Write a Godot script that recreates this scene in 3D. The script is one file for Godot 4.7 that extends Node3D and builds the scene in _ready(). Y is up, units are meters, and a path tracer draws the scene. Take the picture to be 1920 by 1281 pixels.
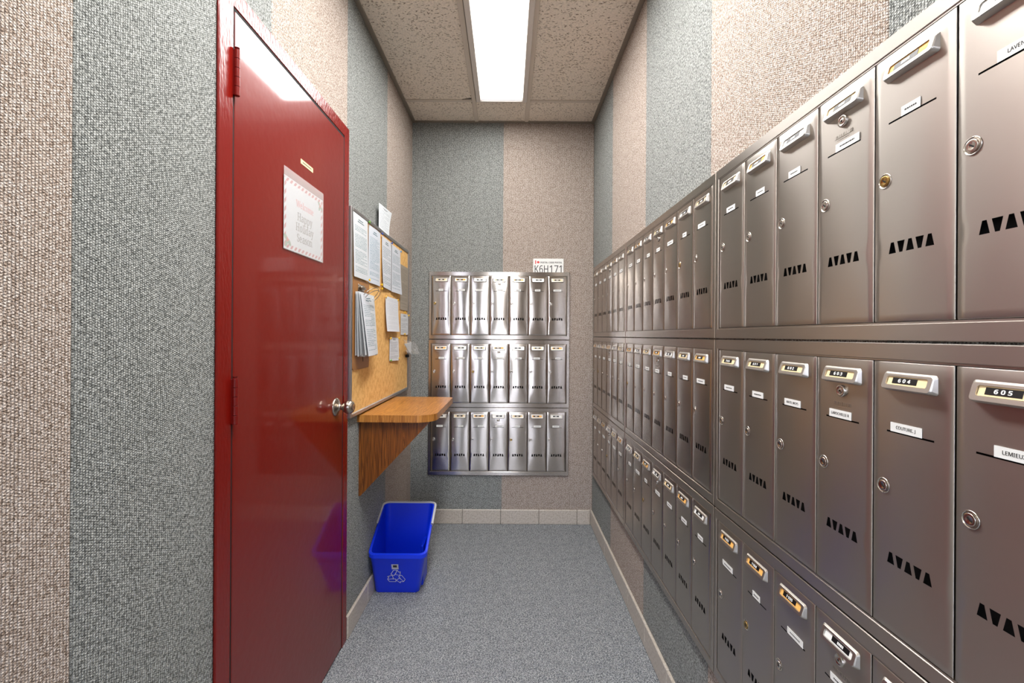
extends Node3D
# Mail room: units metres, y up, camera looks along -z. Z below means distance in front of the camera.

const F := 859.0            # focal length in pixels of a 1920 x 1281 picture
const EYE := 1.242
const H := 2.646            # ceiling height
const XR := 0.5666          # right wall surface
const ZB := 3.023           # end wall distance
const LX := -0.682          # left wall where it passes the camera
const LTURN := 1.55460      # left wall's turn about y (it converges a little)

var M := {}
var font_sans := SystemFont.new()
var font_bold := SystemFont.new()
var font_serif := SystemFont.new()
var text_cache := {}
var used_names := {}
var rng := RandomNumberGenerator.new()

# ------------------------------------------------------------------ mesh collector
class MB:
	var v := PackedVector3Array()
	var n := PackedVector3Array()
	var t := PackedVector2Array()
	var ix := PackedInt32Array()

	func uv_of(p: Vector3, nn: Vector3) -> Vector2:
		var a := nn.abs()
		if a.z >= a.x and a.z >= a.y:
			return Vector2(p.x, p.y)
		if a.x >= a.y:
			return Vector2(p.z, p.y)
		return Vector2(p.x, p.z)

	func poly(pts: Array, out: Vector3, uvs: Array = []) -> void:
		var nn := Vector3.ZERO
		for i in pts.size():
			var a: Vector3 = pts[i]
			var b: Vector3 = pts[(i + 1) % pts.size()]
			nn += a.cross(b)
		nn = nn.normalized()
		var q := pts.duplicate()
		var w := uvs.duplicate()
		if nn.dot(out) < 0.0:
			q.reverse()
			w.reverse()
			nn = -nn
		var b0 := v.size()
		for i in q.size():
			v.append(q[i])
			n.append(nn)
			t.append(w[i] if w.size() else uv_of(q[i], nn))
		for i in range(1, q.size() - 1):
			ix.append_array([b0, b0 + i + 1, b0 + i])

	func box(lo: Vector3, hi: Vector3, bev := 0.0) -> void:
		var c := (lo + hi) * 0.5
		var h := (hi - lo) * 0.5
		bev = minf(bev, minf(h.x, minf(h.y, h.z)) * 0.9)
		var pt := func(s: Vector3, axis: int) -> Vector3:
			var r := Vector3.ZERO
			for k in 3:
				r[k] = c[k] + s[k] * (h[k] if k == axis else h[k] - bev)
			return r
		for a in 3:
			var b: int = (a + 1) % 3
			var d: int = (a + 2) % 3
			for sg in [-1.0, 1.0]:
				var q := []
				for e in [[-1.0, -1.0], [1.0, -1.0], [1.0, 1.0], [-1.0, 1.0]]:
					var s := Vector3.ZERO
					s[a] = sg
					s[b] = e[0]
					s[d] = e[1]
					q.append(pt.call(s, a))
				var o := Vector3.ZERO
				o[a] = sg
				poly(q, o)
		if bev <= 0.0:
			return
		for a in 3:      # edges along axis a
			var b: int = (a + 1) % 3
			var d: int = (a + 2) % 3
			for sb in [-1.0, 1.0]:
				for sd in [-1.0, 1.0]:
					var s0 := Vector3.ZERO
					s0[a] = -1.0
					s0[b] = sb
					s0[d] = sd
					var s1 := s0
					s1[a] = 1.0
					var o := Vector3.ZERO
					o[b] = sb
					o[d] = sd
					poly([pt.call(s0, b), pt.call(s1, b), pt.call(s1, d), pt.call(s0, d)], o)
		for sx in [-1.0, 1.0]:
			for sy in [-1.0, 1.0]:
				for sz in [-1.0, 1.0]:
					var s := Vector3(sx, sy, sz)
					poly([pt.call(s, 0), pt.call(s, 1), pt.call(s, 2)], s)

	# rows of points, smooth normals; wrap closes each row on itself
	func grid(rows: Array, wrap := false, uvs: Array = []) -> void:
		var nr := rows.size()
		var nc: int = rows[0].size()
		var b0 := v.size()
		var nn := PackedVector3Array()
		nn.resize(nr * nc)
		var cells := nc if wrap else nc - 1
		for i in nr - 1:
			for j in cells:
				var k := (j + 1) % nc
				var a: Vector3 = rows[i][j]
				var b: Vector3 = rows[i][k]
				var c: Vector3 = rows[i + 1][k]
				var d: Vector3 = rows[i + 1][j]
				var f := (c - a).cross(d - b)
				for e in [i * nc + j, i * nc + k, (i + 1) * nc + k, (i + 1) * nc + j]:
					nn[e] += f
				var p := b0 + i * nc
				ix.append_array([p + j, p + nc + k, p + k, p + j, p + nc + j, p + nc + k])
		for i in nr:
			for j in nc:
				v.append(rows[i][j])
				var m := nn[i * nc + j].normalized()
				n.append(m)
				t.append(uvs[i][j] if uvs.size() else uv_of(rows[i][j], m))

	func lathe(prof: Array, seg: int, xf := Transform3D()) -> void:   # prof: (radius, z)
		var rows := []
		for p in prof:
			var r := []
			for j in seg:
				var a := TAU * j / seg
				r.append(xf * Vector3(p.x * cos(a), p.x * sin(a), p.y))
			rows.append(r)
		grid(rows, true)

	func tube(path: Array, r: float, seg := 8) -> void:
		var rows := []
		for i in path.size():
			var d: Vector3 = (path[mini(i + 1, path.size() - 1)] - path[maxi(i - 1, 0)]).normalized()
			var up := Vector3.UP if absf(d.y) < 0.9 else Vector3.RIGHT
			var s := d.cross(up).normalized()
			var u := s.cross(d)
			var row := []
			for j in seg:
				var a := TAU * j / seg
				row.append(path[i] + (s * cos(a) + u * sin(a)) * r)
			rows.append(row)
		grid(rows, true)

	# closed outline in the xy plane, extruded from z0 to z1
	func prism(o: PackedVector2Array, z0: float, z1: float) -> void:
		var tri := Geometry2D.triangulate_polygon(o)
		for e in range(0, tri.size(), 3):
			var q := [o[tri[e]], o[tri[e + 1]], o[tri[e + 2]]]
			poly([Vector3(q[0].x, q[0].y, z1), Vector3(q[1].x, q[1].y, z1), Vector3(q[2].x, q[2].y, z1)], Vector3.BACK)
			poly([Vector3(q[0].x, q[0].y, z0), Vector3(q[1].x, q[1].y, z0), Vector3(q[2].x, q[2].y, z0)], Vector3.FORWARD)
		var cw := Geometry2D.is_polygon_clockwise(o)
		for i in o.size():
			var a := o[i]
			var b := o[(i + 1) % o.size()]
			var w := Vector3(b.y - a.y, a.x - b.x, 0) * (-1.0 if cw else 1.0)
			poly([Vector3(a.x, a.y, z0), Vector3(b.x, b.y, z0), Vector3(b.x, b.y, z1), Vector3(a.x, a.y, z1)], w)

	func add_arrays(a: Array, xf: Transform3D) -> void:
		var b0 := v.size()
		var av: PackedVector3Array = a[Mesh.ARRAY_VERTEX]
		var an: PackedVector3Array = a[Mesh.ARRAY_NORMAL]
		for i in av.size():
			v.append(xf * av[i])
			n.append((xf.basis * an[i]).normalized())
			t.append(Vector2.ZERO)
		if a[Mesh.ARRAY_INDEX] != null and a[Mesh.ARRAY_INDEX].size():
			for i in a[Mesh.ARRAY_INDEX]:
				ix.append(b0 + i)
		else:
			for i in av.size():
				ix.append(b0 + i)

	func moved(xf: Transform3D) -> MB:
		for i in v.size():
			v[i] = xf * v[i]
			n[i] = (xf.basis * n[i]).normalized()
		return self


func mesh_of(list: Array) -> ArrayMesh:        # [MB, material, MB, material ...]
	var m := ArrayMesh.new()
	for i in range(0, list.size(), 2):
		var b: MB = list[i]
		if b.v.is_empty():
			continue
		var a := []
		a.resize(Mesh.ARRAY_MAX)
		a[Mesh.ARRAY_VERTEX] = b.v
		a[Mesh.ARRAY_NORMAL] = b.n
		a[Mesh.ARRAY_TEX_UV] = b.t
		a[Mesh.ARRAY_INDEX] = b.ix
		m.add_surface_from_arrays(Mesh.PRIMITIVE_TRIANGLES, a)
		m.surface_set_material(m.get_surface_count() - 1, list[i + 1])
	return m


func numbered(called: String) -> String:
	var k: int = used_names.get(called, 0)
	used_names[called] = k + 1
	return called if k == 0 else "%s_%03d" % [called, k]


func put(called: String, mesh: Mesh, parent: Node = null, at := Vector3.ZERO) -> MeshInstance3D:
	var o := MeshInstance3D.new()
	o.mesh = mesh
	o.position = at
	if parent == null:
		o.name = numbered(called)
		add_child(o)
	else:
		var k := 0
		var nm := called
		while parent.has_node(nm):
			k += 1
			nm = "%s_%03d" % [called, k]
		o.name = nm
		parent.add_child(o, true)
	return o


func root_at(called: String, xf := Transform3D()) -> Node3D:
	var o := Node3D.new()
	o.name = numbered(called)
	o.transform = xf
	add_child(o)
	return o


func tag(o: Node, label: String, category: String, group := "") -> void:
	o.set_meta("label", label)
	o.set_meta("category", category)
	if group:
		o.set_meta("group", group)


func structure(o: Node, label: String, category: String) -> void:
	tag(o, label, category)
	o.set_meta("kind", "structure")


func left_xf(s := 0.0, y := 0.0, d := 0.0) -> Transform3D:   # s along the wall away from the camera, d out of it
	var b := Basis(Vector3.UP, LTURN)
	return Transform3D(b, Vector3(LX, 0, 0) + b * Vector3(s, y, d))


# ------------------------------------------------------------------ textures and materials
func noise_image(size: int, freq: float, seed_: int, oct := 3) -> PackedByteArray:
	var f := FastNoiseLite.new()
	f.seed = seed_
	f.noise_type = FastNoiseLite.TYPE_SIMPLEX_SMOOTH
	f.frequency = freq
	f.fractal_octaves = oct
	var im := f.get_seamless_image(size, size, false, false, 0.12)
	im.convert(Image.FORMAT_L8)
	return im.get_data()


func tex_of(data: PackedByteArray, w: int, h: int, fmt := Image.FORMAT_RGB8) -> ImageTexture:
	var im := Image.create_from_data(w, h, false, fmt, data)
	return ImageTexture.create_from_image(im)


func carpet(base: Color, dark: Color, pale: Color, seed_: int, ribbed: bool) -> StandardMaterial3D:
	var S := 1024
	var ribs := 84.0
	var rows := 96.0
	var fibre := noise_image(S, 0.14, seed_, 2)
	var fleck := noise_image(S, 0.048, seed_ + 1, 3)
	var broad := noise_image(S, 0.010, seed_ + 2, 2)
	var col := PackedByteArray()
	col.resize(S * S * 3)
	var hgt := PackedByteArray()
	hgt.resize(S * S)
	for y in S:
		for x in S:
			var i := y * S + x
			var r := x * ribs / S
			var rib := absf(sin(PI * r))
			var ph := 0.5 * (int(r) % 2)
			var q := y * rows / S + ph
			if not ribbed:
				q = y * 84.0 / S + x * 42.0 / S
			var loop := absf(sin(PI * q))
			var h := 0.0
			if ribbed:
				h = pow(rib, 0.6) * (0.62 + 0.38 * loop)
			else:
				h = pow(rib, 0.7) * (0.3 + 0.7 * loop)
			var f := fibre[i] / 255.0 - 0.5
			var g := fleck[i] / 255.0 - 0.5
			var b := broad[i] / 255.0 - 0.5
			h = clampf(h * 0.85 + f * 0.5 + 0.05, 0.0, 1.0)
			hgt[i] = int(h * 255.0)
			var k := clampf(0.5 + g * (1.75 if ribbed else 0.9) + f * (1.2 if ribbed else 1.9) + b * (0.28 if ribbed else 0.2), 0.0, 1.0)
			var c := dark.lerp(base, k * 2.0) if k < 0.5 else base.lerp(pale, k * 2.0 - 1.0)
			var gap_shade := 0.68 + 0.32 * h  # shade between the ribs and loops, put into the colour
			col[i * 3] = int(clampf(c.r * gap_shade, 0, 1) * 255.0)
			col[i * 3 + 1] = int(clampf(c.g * gap_shade, 0, 1) * 255.0)
			col[i * 3 + 2] = int(clampf(c.b * gap_shade, 0, 1) * 255.0)
	var m := mat(Color.WHITE, 0.95)
	m.albedo_texture = tex_of(col, S, S)
	m.heightmap_enabled = true
	m.heightmap_texture = tex_of(hgt, S, S, Image.FORMAT_L8)
	m.heightmap_scale = 0.3
	m.uv1_scale = Vector3(2.4, 2.4, 1)
	m.metallic_specular = 0.2
	return m


func mat(c: Color, rough := 0.5, metal := 0.0) -> StandardMaterial3D:
	var m := StandardMaterial3D.new()
	m.albedo_color = c
	m.roughness = rough
	m.metallic = metal
	m.cull_mode = BaseMaterial3D.CULL_DISABLED
	return m


func steel(c: Color, rough: float, aniso: float) -> StandardMaterial3D:
	var m := mat(c, 1.0, 1.0)
	var S := 512
	var d := PackedByteArray()
	d.resize(S * S)
	var a := noise_image(S, 0.02, 5, 3)
	var r := RandomNumberGenerator.new()
	r.seed = 11
	for y in S:
		var line := r.randf_range(-0.5, 0.5)
		var x := 0
		while x < S:
			var run := r.randi_range(60, 300)
			var w := r.randf_range(-0.5, 0.5)
			for k in mini(run, S - x):
				var g := a[(y * S + x + k)] / 255.0 - 0.5
				d[y * S + x + k] = int(clampf(rough + (line * 0.012 + w * 0.008) * rough * 2.0 + g * 0.008, 0.02, 1.0) * 255.0)
			x += run
	m.roughness_texture = tex_of(d, S, S, Image.FORMAT_L8)
	m.uv1_scale = Vector3(2.6, 5.0, 1)
	if aniso != 0.0:
		m.anisotropy_enabled = true
		m.anisotropy = aniso
	return m


func wood(c0: Color, c1: Color) -> StandardMaterial3D:      # grain along v
	var S := 512
	var a := noise_image(S, 0.012, 21, 3)
	var b := noise_image(S, 0.06, 22, 3)
	var d := PackedByteArray()
	d.resize(S * S * 3)
	for y in S:
		for x in S:
			var w := a[((y / 10) % S) * S + x] / 255.0
			var fine := b[((y / 14) % S) * S + (x * 5) % S] / 255.0
			var k := clampf(0.5 + 0.35 * sin(w * 42.0) * 0.6 + (fine - 0.5) * 1.3, 0, 1)
			var c := c0.lerp(c1, k)
			var i := (y * S + x) * 3
			d[i] = int(c.r * 255)
			d[i + 1] = int(c.g * 255)
			d[i + 2] = int(c.b * 255)
	var m := mat(Color.WHITE, 0.32)
	m.albedo_texture = tex_of(d, S, S)
	m.uv1_scale = Vector3(4.0, 2.0, 1)
	return m


func speckle(base: Color, dark: Color, freq: float, seed_: int, rough: float, scale: float) -> StandardMaterial3D:
	var S := 256
	var a := noise_image(S, freq, seed_, 3)
	var b := noise_image(S, freq * 5.0, seed_ + 3, 2)
	var d := PackedByteArray()
	d.resize(S * S * 3)
	for i in S * S:
		var k := clampf(0.75 + (a[i] / 255.0 - 0.5) * 1.2 + (b[i] / 255.0 - 0.5) * 0.9, 0, 1)
		var c := dark.lerp(base, k)
		d[i * 3] = int(c.r * 255)
		d[i * 3 + 1] = int(c.g * 255)
		d[i * 3 + 2] = int(c.b * 255)
	var m := mat(Color.WHITE, rough)
	m.albedo_texture = tex_of(d, S, S)
	m.uv1_scale = Vector3(scale, scale, 1)
	return m


func fissured() -> StandardMaterial3D:
	var S := 1024
	var base := noise_image(S, 0.05, 31, 3)
	var d := PackedByteArray()
	d.resize(S * S * 3)
	var h := PackedByteArray()
	h.resize(S * S)
	for i in S * S:
		var k := 0.94 + (base[i] / 255.0 - 0.5) * 0.16
		d[i * 3] = int(clampf(0.965 * k, 0, 1) * 255)
		d[i * 3 + 1] = int(clampf(0.92 * k, 0, 1) * 255)
		d[i * 3 + 2] = int(clampf(0.86 * k, 0, 1) * 255)
		h[i] = 230
	var r := RandomNumberGenerator.new()
	r.seed = 77
	for q in 1250:
		var x := r.randf() * S
		var y := r.randf() * S
		var n := r.randi_range(4, 20)
		var ang := r.randfn(0.0, 0.22)
		var wide := r.randf_range(0.8, 1.8)
		for s in n:
			ang += r.randfn(0.0, 0.2)
			x += cos(ang) * 1.3
			y += sin(ang) * 1.3
			var rad := wide * sin(PI * (s + 0.7) / (n + 0.4))
			for yy in range(int(y - rad), int(y + rad) + 1):
				for xx in range(int(x - rad), int(x + rad) + 1):
					var i := posmod(yy, S) * S + posmod(xx, S)
					h[i] = 30
					d[i * 3] = 140  # shade inside the fissures put into the tile colour
					d[i * 3 + 1] = 124
					d[i * 3 + 2] = 108
	var m := mat(Color.WHITE, 0.95)
	m.albedo_texture = tex_of(d, S, S)
	m.heightmap_enabled = true
	m.heightmap_texture = tex_of(h, S, S, Image.FORMAT_L8)
	m.heightmap_scale = 0.2
	m.uv1_scale = Vector3(1.64, 1.64, 1)
	m.metallic_specular = 0.2
	return m


func page(seed_: int, paper: Color, ink: Color, head: bool, dense: float) -> StandardMaterial3D:
	var W := 160
	var HH := 208
	var im := Image.create(W, HH, false, Image.FORMAT_RGB8)
	im.fill(paper)
	var r := RandomNumberGenerator.new()
	r.seed = seed_
	var y := 14
	if head:
		for k in 2:
			var w := r.randi_range(40, 70)
			im.fill_rect(Rect2i((W - w) / 2, y, w, 3), ink.darkened(0.2))
			y += 7
		y += 10
	while y < HH - 16:
		if r.randf() < 0.16:
			y += 8
		var x := 16
		var stop := r.randi_range(70, W - 14) if r.randf() < 0.3 else W - 16
		while x < stop:
			var w := r.randi_range(4, 16)
			im.fill_rect(Rect2i(x, y, mini(w, stop - x), 2), paper.lerp(ink, r.randf_range(0.5, 1.0)))
			x += w + 3
		y += int(5 / dense)
	var m := mat(Color.WHITE, 0.8)
	m.albedo_texture = ImageTexture.create_from_image(im)
	return m


func holiday_print() -> StandardMaterial3D:
	var W := 512
	var HH := 392
	var im := Image.create(W, HH, false, Image.FORMAT_RGB8)
	im.fill(Color(0.72, 0.73, 0.75))
	var red := Color(0.62, 0.20, 0.24)
	var band := 26
	for y in HH:
		for x in W:
			var edge := mini(mini(x, W - 1 - x), mini(y, HH - 1 - y))
			if edge < band and edge > 5:
				if posmod(x + y, 46) < 22:
					im.set_pixel(x, y, red)
				else:
					im.set_pixel(x, y, Color(0.75, 0.735, 0.735))
			elif edge == band:
				im.set_pixel(x, y, Color(0.72, 0.70, 0.70))
	for c in [[Vector2(W - 40, 44), 1.0], [Vector2(44, HH - 52), 1.25]]:
		for k in 3:
			var a: float = 0.6 + k * 1.5
			var dir := Vector2(cos(a), sin(a))
			for y in HH:
				for x in range(0, W):
					var p: Vector2 = (Vector2(x, y) - c[0]) / c[1] - dir * 18.0
					var u := p.dot(dir)
					var w := p.dot(dir.orthogonal())
					if absf(u) < 24.0 and absf(w) < 10.0 * (1.0 - u * u / 600.0) + 2.0 * sin(u * 0.8):
						im.set_pixel(x, y, Color(0.28, 0.42, 0.27).lightened(0.15 * (0.5 + 0.5 * sin(w))))
		for k in 3:
			var q: Vector2 = c[0] + Vector2(8 * cos(k * 2.1), 8 * sin(k * 2.1))
			for y in range(int(q.y) - 7, int(q.y) + 8):
				for x in range(int(q.x) - 7, int(q.x) + 8):
					if Vector2(x, y).distance_to(q) < 6.5 and x >= 0 and y >= 0 and x < W and y < HH:
						im.set_pixel(x, y, Color(0.75, 0.22, 0.16))
	var m := mat(Color.WHITE, 0.55)
	m.albedo_texture = ImageTexture.create_from_image(im)
	return m


func text_arrays(s: String, f: Font, height: float) -> Array:
	var key := [s, f, height]
	if not text_cache.has(key):
		var tm := TextMesh.new()
		tm.font = f
		tm.font_size = 32
		tm.pixel_size = height / 23.0
		tm.depth = 0.0004
		tm.text = s
		text_cache[key] = tm.surface_get_arrays(0)
	return text_cache[key]


func write(b: MB, s: String, f: Font, height: float, at: Vector3, squeeze := 1.0) -> void:
	b.add_arrays(text_arrays(s, f, height), Transform3D(Basis.from_scale(Vector3(squeeze, 1, 1)), at))


func dashes(b: MB, width: float, height: float, at: Vector3, r: RandomNumberGenerator) -> void:
	var x := -width * 0.5
	while x < width * 0.5 - 0.001:
		var w := r.randf_range(0.0015, 0.0045)
		w = minf(w, width * 0.5 - x)
		b.box(at + Vector3(x, -height * 0.5, -0.0002), at + Vector3(x + w, height * 0.5, 0.0002))
		x += w + 0.0009


func make_materials() -> void:
	font_sans.font_names = PackedStringArray(["Droid Sans"])
	font_bold.font_names = PackedStringArray(["Droid Sans"])
	font_bold.font_weight = 700
	font_serif.font_names = PackedStringArray(["Droid Serif"])
	M.tan = carpet(Color(0.81, 0.745, 0.695), Color(0.61, 0.54, 0.485), Color(0.90, 0.855, 0.82), 100, true)
	M.grey = carpet(Color(0.65, 0.66, 0.645), Color(0.46, 0.47, 0.46), Color(0.79, 0.80, 0.785), 200, true)
	M.floor = carpet(Color(0.61, 0.625, 0.638), Color(0.32, 0.34, 0.375), Color(0.89, 0.90, 0.905), 300, false)
	M.floor.uv1_scale = Vector3(2.0, 2.0, 1)
	M.plaster = mat(Color(0.62, 0.58, 0.54), 0.9)
	M.lobby = mat(Color(0.80, 0.79, 0.77), 0.9)
	M.tile = fissured()
	M.tee = mat(Color(0.80, 0.755, 0.70), 0.45)
	M.angle = mat(Color(0.52, 0.485, 0.44), 0.5)
	M.ceramic = speckle(Color(0.76, 0.725, 0.68), Color(0.62, 0.58, 0.53), 0.05, 41, 0.35, 6.0)
	M.grout = mat(Color(0.35, 0.33, 0.31), 0.9)
	M.red = mat(Color(0.43, 0.052, 0.010), 0.34)
	M.red.metallic_specular = 0.30
	M.red.clearcoat_enabled = true
	M.red.clearcoat = 0.62
	M.red.clearcoat_roughness = 0.07
	var nn := FastNoiseLite.new()
	nn.seed = 4
	nn.frequency = 0.02
	nn.fractal_octaves = 2
	var nt := NoiseTexture2D.new()
	nt.noise = nn
	nt.width = 512
	nt.height = 512
	nt.seamless = true
	M.red.heightmap_enabled = true
	M.red.heightmap_texture = nt
	M.red.heightmap_scale = 0.03
	M.red.uv1_scale = Vector3(2.5, 2.5, 1)
	M.redframe = mat(Color(0.44, 0.045, 0.014), 0.24)
	M.redframe.metallic_specular = 0.5
	M.redframe.heightmap_enabled = true
	M.redframe.heightmap_texture = nt
	M.redframe.heightmap_scale = 0.05
	M.redframe.uv1_scale = Vector3(9, 3, 1)
	M.redhinge = mat(Color(0.42, 0.055, 0.04), 0.25)
	M.black = mat(Color(0.015, 0.014, 0.013), 0.9)
	M.steel = steel(Color(0.715, 0.685, 0.655), 0.33, -0.90)      # brushed satin
	M.worn = steel(Color(0.70, 0.665, 0.63), 0.25, -0.95)
	M.bright = steel(Color(0.745, 0.715, 0.685), 0.20, -0.98)     # polished by use
	M.chrome = mat(Color(0.80, 0.775, 0.74), 0.22, 1.0)
	M.bezel = mat(Color(0.80, 0.78, 0.75), 0.38, 1.0)
	M.brass = mat(Color(0.72, 0.60, 0.36), 0.25, 1.0)
	M.nickel = mat(Color(0.70, 0.66, 0.61), 0.24, 1.0)
	M.alu = mat(Color(0.72, 0.71, 0.71), 0.38, 1.0)
	M.cream = mat(Color(0.90, 0.80, 0.62), 0.7)
	M.amber = mat(Color(0.90, 0.68, 0.36), 0.7)
	M.tape = mat(Color(0.045, 0.045, 0.05), 0.4)
	M.white = mat(Color(0.88, 0.88, 0.87), 0.6)
	M.paper = mat(Color(0.79, 0.80, 0.81), 0.75)
	M.ink = mat(Color(0.16, 0.15, 0.15), 0.7)
	M.paleink = mat(Color(0.36, 0.36, 0.34), 0.7)
	M.redink = mat(Color(0.74, 0.38, 0.38), 0.7)
	M.flagred = mat(Color(0.80, 0.05, 0.08), 0.5)
	M.wood = wood(Color(0.50, 0.29, 0.09), Color(0.82, 0.58, 0.29))
	M.shaded_wood = wood(Color(0.26, 0.12, 0.03), Color(0.60, 0.36, 0.12))  # copy of the wood, darkened partly for the shelf's shade on the bracket
	M.cork = speckle(Color(0.90, 0.72, 0.45), Color(0.78, 0.57, 0.30), 0.03, 51, 0.85, 4.0)
	M.hard = mat(Color(0.60, 0.41, 0.22), 0.5)
	M.blue = mat(Color(0.03, 0.20, 0.86), 0.34)
	M.rim = mat(Color(0.74, 0.74, 0.76), 0.4)
	M.page1 = page(1, Color(0.78, 0.79, 0.80), Color(0.36, 0.46, 0.48), true, 0.9)
	M.page2 = page(2, Color(0.77, 0.79, 0.82), Color(0.38, 0.50, 0.55), true, 1.0)
	M.page3 = page(3, Color(0.78, 0.79, 0.81), Color(0.28, 0.37, 0.40), true, 0.7)
	M.page4 = page(4, Color(0.775, 0.785, 0.815), Color(0.32, 0.43, 0.45), true, 0.75)
	M.grid = page(5, Color(0.60, 0.56, 0.50), Color(0.47, 0.44, 0.40), false, 1.2)
	M.holiday = holiday_print()
	M.sleeve = mat(Color(1, 1, 1, 0.16), 0.12)
	M.sleeve.transparency = BaseMaterial3D.TRANSPARENCY_ALPHA
	M.film = mat(Color(1, 1, 1, 0.10), 0.12)
	M.film.transparency = BaseMaterial3D.TRANSPARENCY_ALPHA
	M.glass = mat(Color(1, 1, 1, 0.06), 0.03)
	M.glass.transparency = BaseMaterial3D.TRANSPARENCY_ALPHA
	M.lens = mat(Color(0.92, 0.93, 0.95), 0.4)
	M.lens.emission_enabled = true
	M.lens.emission = Color(0.95, 0.96, 1.0)
	M.lens.emission_energy_multiplier = 0.25
	M.housing = mat(Color(0.84, 0.81, 0.78), 0.4)


# ------------------------------------------------------------------ scene
func _ready() -> void:
	rng.seed = 5
	# camera
	var near := 0.05
	var cam := Camera3D.new()
	cam.name = "camera"
	cam.position = Vector3(0, EYE, 0)
	cam.rotation.z = 0.006
	cam.set_frustum(2.0 * near * 640.5 / F, Vector2(9.0, -11.5) / F * near, near, 60.0)
	add_child(cam)
	cam.current = true
	# sky, exposure
	var env := Environment.new()
	env.background_mode = Environment.BG_SKY
	var sm := ProceduralSkyMaterial.new()
	sm.sky_top_color = Color(0.74, 0.81, 0.95)
	sm.sky_horizon_color = Color(0.92, 0.94, 1.0)
	sm.ground_bottom_color = Color(0.45, 0.45, 0.45)
	sm.ground_horizon_color = Color(0.6, 0.62, 0.65)
	sm.sky_energy_multiplier = 1.7
	sm.ground_energy_multiplier = 1.0
	env.sky = Sky.new()
	env.sky.sky_material = sm
	env.tonemap_mode = Environment.TONE_MAPPER_LINEAR
	env.tonemap_exposure = 4.1
	env.sdfgi_enabled = true
	env.ssao_enabled = true
	env.ssil_enabled = true
	var we := WorldEnvironment.new()
	we.name = "world_environment"
	we.environment = env
	add_child(we)
	make_materials()
	ceiling_light(Vector3(-0.0415, H, -2.132), 1.8, "long fluorescent ceiling troffer with glowing white lens over the aisle")
	ceiling_light(Vector3(-0.0415, H, -0.913), 4.6, "added unseen fluorescent troffer above the viewpoint, in line with the first, lighting the near walls")  # added out of view to brighten the walls near the camera
	ceiling_light(Vector3(-1.8, H, 0.40), 3.2, "added unseen fluorescent troffer lighting the side lobby")  # added lamp outside the view, brightens the lobby side

	build_room()
	build_door()
	build_mailboxes()
	build_plate()
	build_board()
	build_shelf()
	build_bin()


func ceiling_light(at: Vector3, energy: float, label: String) -> void:
	# 0.30 x 1.21 troffer, lens 0.243 x 1.19
	var t := root_at("ceiling_light", Transform3D(Basis(), at))
	tag(t, label, "ceiling light")
	var hb := MB.new()
	for s in [-1.0, 1.0]:
		hb.box(Vector3(s * 0.1365 - 0.0145, -0.012, -0.606), Vector3(s * 0.1365 + 0.0145, 0.004, 0.606), 0.003)
		hb.box(Vector3(-0.122, -0.012, s * 0.6 - 0.007), Vector3(0.122, 0.004, s * 0.6 + 0.007), 0.002)
	hb.box(Vector3(-0.15, 0.03, -0.606), Vector3(0.15, 0.034, 0.606))
	put("housing", mesh_of([hb, M.housing]), t)
	var lb := MB.new()
	lb.box(Vector3(-0.1225, -0.004, -0.594), Vector3(0.1225, 0.002, 0.594), 0.001)
	put("lens", mesh_of([lb, M.lens]), t)
	var a := AreaLight3D.new()
	a.name = "tube_light"
	a.area_size = Vector2(0.235, 1.16)
	a.area_normalize_energy = false
	a.light_energy = energy
	a.light_color = Color(1.0, 0.995, 0.985)
	a.area_range = 12.0
	a.area_attenuation = 2.0
	a.shadow_enabled = true
	a.position = Vector3(0, -0.007, 0)
	a.rotation.x = -PI / 2
	t.add_child(a)


func panel(parent: Node, lo: Vector3, hi: Vector3, m: Material) -> void:
	var b := MB.new()
	b.box(lo, hi, 0.0015)
	put("carpet_panel", mesh_of([b, m]), parent)


func tile_run(parent: Node, x0: float, x1: float, first: float) -> void:   # ceramic skirting along local x
	var gb := MB.new()
	gb.box(Vector3(x0, 0, 0.0), Vector3(x1, 0.092, 0.006))
	put("grout", mesh_of([gb, M.grout]), parent)
	var x := first
	while x < x1:
		var a := maxf(x, x0)
		var e := minf(x + 0.2515, x1)
		if e - a > 0.01:
			var b := MB.new()
			b.box(Vector3(a + 0.001, 0, 0.001), Vector3(e - 0.001, 0.095, 0.0125), 0.003)
			put("tile", mesh_of([b, M.ceramic]), parent)
		x += 0.2515


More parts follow.
